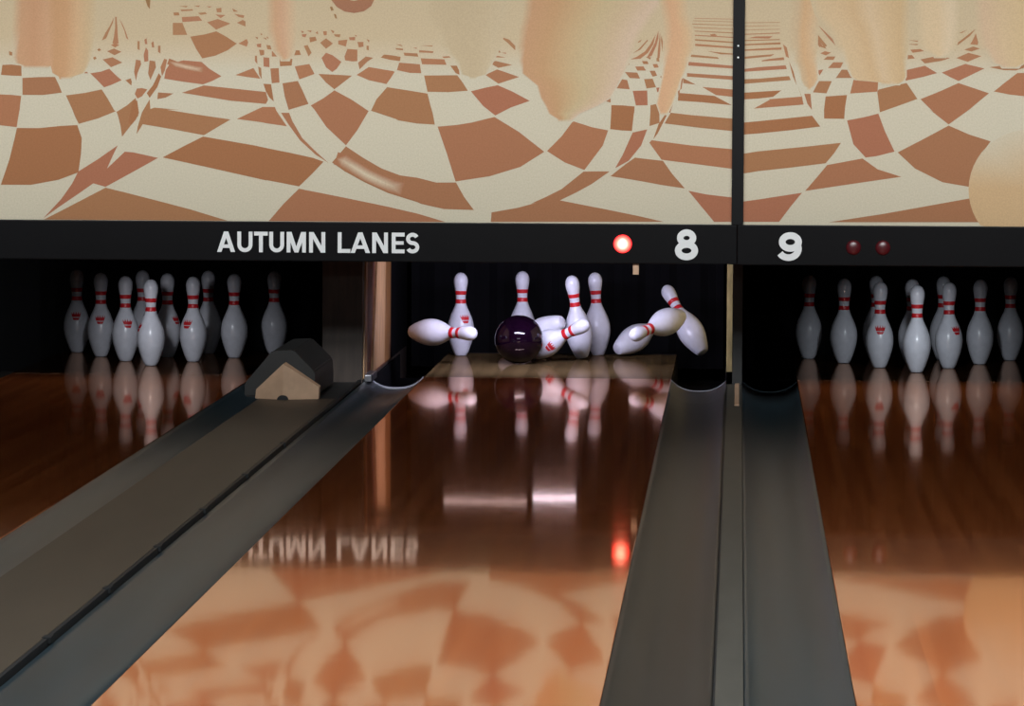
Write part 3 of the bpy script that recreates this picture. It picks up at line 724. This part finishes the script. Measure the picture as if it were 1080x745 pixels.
bm = bmesh.new()
thick(bm, ell(-.207, .6465, .0255, .0215, 0, 360, 28)[:-1], .026, True)
thick(bm, ell(-.207, .5960, .0330, .0250, 0, 360, 28)[:-1], .027, True, y0=-.0036)
o = obj('lane_number', bm, M['letter'], t); o['label'] = 'bold white figure 8'
# lit red lamp: hot core inside a red dome
def dome(r, h, n=28):
    bm = bmesh.new(); lathe(bm, [(r * math.cos(a * PI / 20), h * math.sin(a * PI / 20)) for a in range(10)] + [(0, h)], n)
    bmesh.ops.rotate(bm, verts=bm.verts[:], matrix=Matrix.Rotation(PI / 2, 3, 'X'))
    return bm
def lamp_mat():
    m = bpy.data.materials.new('lit red lamp'); m.use_nodes = True
    nt = m.node_tree; N = nt.nodes; L = nt.links; b = N['Principled BSDF']
    tc = N.new('ShaderNodeTexCoord'); mp = N.new('ShaderNodeMapping'); mp.inputs['Scale'].default_value = (1 / .036, 0, 1 / .036)
    ln = N.new('ShaderNodeVectorMath'); ln.operation = 'LENGTH'
    rp = N.new('ShaderNodeValToRGB'); e = rp.color_ramp.elements
    e[0].position = .3; e[0].color = (1, .60, .45, 1); e[1].position = 1; e[1].color = (.6, .008, .012, 1)
    x = e.new(.68); x.color = (1, .14, .10, 1)
    L.new(tc.outputs['Object'], mp.inputs[0]); L.new(mp.outputs[0], ln.inputs[0]); L.new(ln.outputs['Value'], rp.inputs[0])
    L.new(rp.outputs[0], b.inputs['Emission Color']); b.inputs['Emission Strength'].default_value = 3.2
    b.inputs['Base Color'].default_value = (.5, .02, .02, 1); b.inputs['Roughness'].default_value = .3
    return m
o = obj('indicator_lamp', dome(.037, .02), lamp_mat(), t, True, (-.462, 0, .621)); o['label'] = 'round lit red lamp'
tt = thing('lane_sign', 'black sign board numbered 9 with two unlit dark red lamps', 'sign', (0, YM - .03, 0), 'black sign boards over the pins')
obj('sign_board', B(-.0045, 2.1, 0, .068, .540, .70, bev=.004), M['sign'], tt)
bm = bmesh.new()
thick(bm, ell(.206, .6335, .0325, .0255, 0, 360, 28)[:-1], .027, True)
thick(bm, [(.2385, .640)] + ell(.199, .607, .0395, .036, 20, -148, 18), .0265, y0=-.0036)
o = obj('lane_number', bm, M['letter'], tt); o['label'] = 'bold white figure 9'
for x in (.457, .574):
    o = obj('indicator_lamp', dome(.030, .012), M['offlamp'], tt, True, (x, 0, .613)); o['label'] = 'round unlit dark red lamp'
# little tab hanging under the sign
bm = B(-.012, .012, -.0025, .0025, -.045, 0, bev=.002)
o = obj('hanging_tab', bm, M['tan'], None, False, (-.409, YM - .012, .5425)); tag(o, 'tiny tan tab hanging below the sign under the red lamp', 'tab')

# ------------------------------------------------------------------ deck lamp behind the middle sign
t = thing('deck_lamp', 'white tube lamp behind the sign, seen as a white glint on the middle lane', 'lamp', (-.9, 17.6, .56))
obj('lamp_housing', B(-.675, .845, -.05, .04, .016, .06, bev=.006), M['black'], t)
def tube(x0, x1, z, m, r=.011):
    bm = lathe(bmesh.new(), [(.004, 0), (r, .004), (r, x1 - x0 - .004), (.004, x1 - x0)], 14)
    bmesh.ops.rotate(bm, verts=bm.verts[:], matrix=Matrix.Rotation(PI / 2, 3, 'Y'))
    return obj('tube', bm, m, t, True, (x0, 0, z))
tube(-.36, .0, -.016, M['tube2'], .008); tube(.025, .212, -.032, M['tube1'], .011)
for x in (-.375, .005, .215): obj('tube_holder', B(x, x + .016, -.014, .014, -.05, .02, bev=.003), M['black'], t)

# ------------------------------------------------------------------ pins
IN = .0254
raw = [(0, 2.00), (.06, 2.12), (.75, 2.828), (2.25, 3.906), (3.375, 4.510), (4.5, 4.766), (5.875, 4.563), (7.25, 3.703), (8.625, 2.472), (9.375, 1.965), (10, 1.797), (10.875, 1.870), (11.75, 2.094), (12.625, 2.406), (13.5, 2.547), (14.1, 2.30), (14.6, 1.72), (14.88, .95), (15, 0)]
def catmull(t):
    if t <= raw[0][0]: return raw[0][1]
    for i in range(len(raw) - 1):
        if raw[i][0] <= t <= raw[i+1][0]:
            p0 = raw[max(i-1, 0)]; p1 = raw[i]; p2 = raw[i+1]; p3 = raw[min(i+2, len(raw)-1)]
            h = p2[0] - p1[0]; u = (t - p1[0]) / h
            m1 = (p2[1] - p0[1]) / (p2[0] - p0[0]) * h; m2 = (p3[1] - p1[1]) / (p3[0] - p1[0]) * h
            return (2*u**3 - 3*u**2 + 1) * p1[1] + (u**3 - 2*u**2 + u) * m1 + (-2*u**3 + 3*u**2) * p2[1] + (u**3 - u**2) * m2
    return 0
def rad(z): return max(0, catmull(z / IN)) / 2 * IN
pz = [0, .06] + [.06 + (13.5 - .06) * i / 44 for i in range(1, 45)] + [13.8, 14.1, 14.35, 14.6, 14.75, 14.88, 14.95, 15]
prof = [(rad(z * IN) if z < 14.99 else 0, z * IN) for z in pz]
pin = obj('bowling_pin', lathe(bmesh.new(), prof, 36), M['pin'], None, True)
def band(z0, z1):
    pr = [(rad(z0) - .001, z0)] + [(rad(z0 + (z1 - z0) * i / 5) + .0007, z0 + (z1 - z0) * i / 5) for i in range(6)] + [(rad(z1) - .001, z1)]
    bm = lathe(bmesh.new(), pr, 36, False, False)
    return obj('neck_stripe', bm, M['red'], pin, True)
for z0, z1 in ((.2395, .2580), (.2795, .2970)): band(z0, z1)['label'] = 'red neck stripe'
def emblem(ang):
    """a little red crown: five points on a narrowing base, wrapped on the belly"""
    bm = bmesh.new()
    def pt(a, h):
        z = .173 + h; r = rad(z) + .0009; q = ang + a / max(r, .01)
        return bm.verts.new((r * math.cos(q), r * math.sin(q), z))
    W = .022
    for i in range(4):                       # the points
        x0 = -W + i * W / 2
        bm.faces.new((pt(x0, .006), pt(x0 + W / 4, -.001), pt(x0 + .0004, .019 - abs(i - 1.5) * .002)))
        bm.faces.new((pt(x0 + W / 4, -.001), pt(x0 + W / 2, .006), pt(x0 + W / 2 - .0004, .019 - abs(i - 1.5) * .002)))
    for i in range(8):                       # the base narrowing downwards, with a pale slot
        a, b = -W + i * W / 4, -W + (i + 1) * W / 4
        f = lambda x, y: x * (1 + y * 22)
        bm.faces.new((pt(f(a, -.008), -.008), pt(f(b, -.008), -.008), pt(b, .006), pt(a, .006)))
        bm.faces.new((pt(f(a, -.022), -.022), pt(f(b, -.022), -.022), pt(f(b, -.011), -.011), pt(f(a, -.011), -.011)))
    return bm
em = obj('crown_emblem', emblem(-PI / 2), M['red'], pin); em['label'] = 'small red crown emblem'
def copy_pin():
    c = pin.copy(); COL.objects.link(c)
    for ch in list(pin.children):
        d = ch.copy(); COL.objects.link(d); d.parent = c
    return c
first = True
def put(loc, axis, spin, label, group):
    global first
    o = pin if first else copy_pin(); first = False
    z = Vector(axis).normalized()
    q = Vector((0, 0, 1)).rotation_difference(z)
    o.rotation_mode = 'QUATERNION'
    from mathutils import Quaternion
    o.rotation_quaternion = q @ Quaternion((0, 0, 1), math.radians(spin))
    o.location = loc
    tag(o, label, 'bowling pin', group); return o
FL = 'pins scattered around the ball'
UP = (0, 0, 1)
put((-1.268, 18.79, .001), (-.004, 0, 1), 28, 'white pin standing alone at the left behind a flying pin', FL)
put((-1.46, 18.35, 0.137), (0.798, -0.602, 0.023), 120, 'white pin flying sideways in front of the leftmost standing pin', FL)
put((-.995, 18.97, .001), (-.003, 0, 1), 160, 'white pin standing right behind the dark bowling ball', FL)
put((-0.793, 18.55, 0.177), (-0.77, 0.486, -0.413), 200, 'white fallen pin lying behind ball, only its blank base end showing', FL)
put((-0.957, 18.5, 0.033), (0.769, -0.501, 0.398), 5, 'white pin tipping over beside the ball with red emblem facing out', FL)
put((-0.706, 18.66, 0.006), (-0.13, -0.12, 0.98), 150, 'white pin leaning left behind the tipping pin, next to another upright pin', FL)
put((-0.64, 18.9, 0.001), (-0.05, 0.02, 0.99), 150, 'white pin standing at the back, the right one of two upright necks', FL)
put((-0.159, 18.75, 0.027), (-0.468, 0.436, 0.769), 90, 'white pin leaning steeply at far right, its neck above a flying pin', FL)
put((-0.252, 18.45, 0.213), (-0.57, -0.797, -0.199), 250, 'white pin flying across the leaning pin at far right, head pointing lower left', FL)
put((-0.55, 18.8, 0.034), (0.635, 0.675, 0.375), 200, 'white fallen pin lying low below the flying pin at the right', FL)
ROW = .264
RACK = ['front tip pin', 'left pin of the second row', 'right pin of the second row', 'left pin of the third row', 'middle pin of the third row', 'right pin of the third row',
        'far left pin of the back row', 'second pin from left in the back row', 'third pin from left in the back row', 'far right pin of the back row']
spins = {7: [-70, 20, -25, 5, 60, 140, 5, 150, 170, 120], 9: [160, 0, 38, 130, 70, 150, 170, 40, 130, 160]}
for n, wd in ((7, 'left'), (9, 'right')):
    k = 0
    for r in range(4):
        for j in range(r + 1):
            put((LX[n] + (j - r / 2) * .3048, 18.0 + r * ROW, .001), UP, spins[n][k],
                'dim white pin, %s in the %s rack' % (RACK[k], wd), 'pins standing in the %s rack' % wd)
            k += 1

# ------------------------------------------------------------------ ball
bm = bmesh.new(); bmesh.ops.create_uvsphere(bm, u_segments=48, v_segments=32, radius=.1085)
ball = obj('bowling_ball', bm, M['ball'], None, True, (-.975, 18.30, .1095))
tag(ball, 'dark maroon bowling ball rolling into the middle pins', 'bowling ball')
for ax in ((.15, .75, .62), (-.16, .75, .62), (0, .98, .2)):
    v = Vector(ax).normalized()
    h = lathe(bmesh.new(), [(.0135, -.0006), (.0135, .0012), (.011, .0006)], 20)
    bmesh.ops.transform(h, verts=h.verts[:], matrix=Matrix.Translation(v * .1078) @ Vector((0, 0, 1)).rotation_difference(v).to_matrix().to_4x4())
    obj('finger_hole', h, M['hole'], ball)

# ------------------------------------------------------------------ lights
def area(name, loc, target, sx, sy, power, col=(1, 1, 1), spread=180):
    l = bpy.data.lights.new(name, 'AREA'); l.shape = 'RECTANGLE'; l.size = sx; l.size_y = sy; l.energy = power; l.color = col
    l.spread = math.radians(spread)
    o = bpy.data.objects.new(name, l); COL.objects.link(o); o.location = loc
    d = Vector(target) - Vector(loc); o.rotation_euler = d.to_track_quat('-Z', 'Y').to_euler()
    return o
area('mural_wash', (-1.0, 12.5, 3.25), (-1.0, 16.45, 1.25), 7.0, 1.5, 39, (.97, .985, 1), 32)  # added unseen panel, its beam shaped to cover only the mural
area('deck_glow', (-.88, 17.62, .54), (-.85, 18.6, .14), .62, .05, 14, (.76, .74, 1))  # boost added at the tube lamp to brighten the middle pins
area('approach_fill', (-.5, -3, 3.0), (-.5, 18, .3), 5, .5, 75, (.92, .97, 1))  # unseen front fill added for the side racks
area('ceiling_fill', (-.5, 7.5, 4.3), (-.5, 8.5, 0), 6, .8, 330, (.86, .96, 1))  # unseen overhead fill added to brighten gutters and lanes
def spot(name, loc, target, power, ang, blend, col):
    l = bpy.data.lights.new(name, 'SPOT'); l.energy = power; l.spot_size = math.radians(ang); l.spot_blend = blend; l.color = col; l.shadow_soft_size = .04
    o = bpy.data.objects.new(name, l); COL.objects.link(o); o.location = loc
    o.rotation_euler = (Vector(target) - Vector(loc)).to_track_quat('-Z', 'Y').to_euler()
spot('right_pin_fill', (LX[9], 16.9, .50), (LX[9], 18.0, .07), 22, 44, 1, (.86, .93, 1))  # added spot without a fixture, brightens the right rack
spot('left_pin_fill', (LX[7] + .05, 16.9, .50), (LX[7] + .05, 18.0, .07), 20, 44, 1, (.9, .93, 1))  # same kind of added spot for the left rack
spot('rim_spot_left', (-1.15, 17.6, .55), (-1.47, 17.35, .0), 12, 34, 1, (.72, .74, 1))  # no tube here: added spot that lights the left gutter's end rim
spot('rim_spot_right', (-.70, 17.6, .55), (-.10, 17.42, .0), 2, 40, 1, (.8, .8, 1))  # weaker added spot for the right gutter's end rim, not a tube

w = bpy.data.worlds.new('World'); S.world = w; w.use_nodes = True
w.node_tree.nodes['Background'].inputs[0].default_value = (.5, .55, .6, 1)
w.node_tree.nodes['Background'].inputs[1].default_value = .0

# ------------------------------------------------------------------ camera
cam = bpy.data.cameras.new('Camera'); co = bpy.data.objects.new('Camera', cam); COL.objects.link(co)
yaw, pitch, roll = .0549, .0699, .0049
fw = Vector((-math.sin(yaw) * math.cos(pitch), math.cos(yaw) * math.cos(pitch), -math.sin(pitch)))
r0 = Vector((math.cos(yaw), math.sin(yaw), 0)); u0 = r0.cross(fw)
rt = math.cos(roll) * r0 + math.sin(roll) * u0; up = -math.sin(roll) * r0 + math.cos(roll) * u0
mw = Matrix((rt, up, -fw)).transposed().to_4x4(); mw.translation = (0, 0, 1.3315)
co.matrix_world = mw
cam.sensor_width = 36; cam.lens = 4339.65 * 36 / 1080; cam.clip_start = .1; cam.clip_end = 100
S.camera = co
S.cycles.caustics_reflective = False
S.view_settings.view_transform = 'Standard'; S.view_settings.look = 'None'
S.view_settings.gamma = 1; S.view_settings.exposure = 0; S.view_settings.use_curve_mapping = False
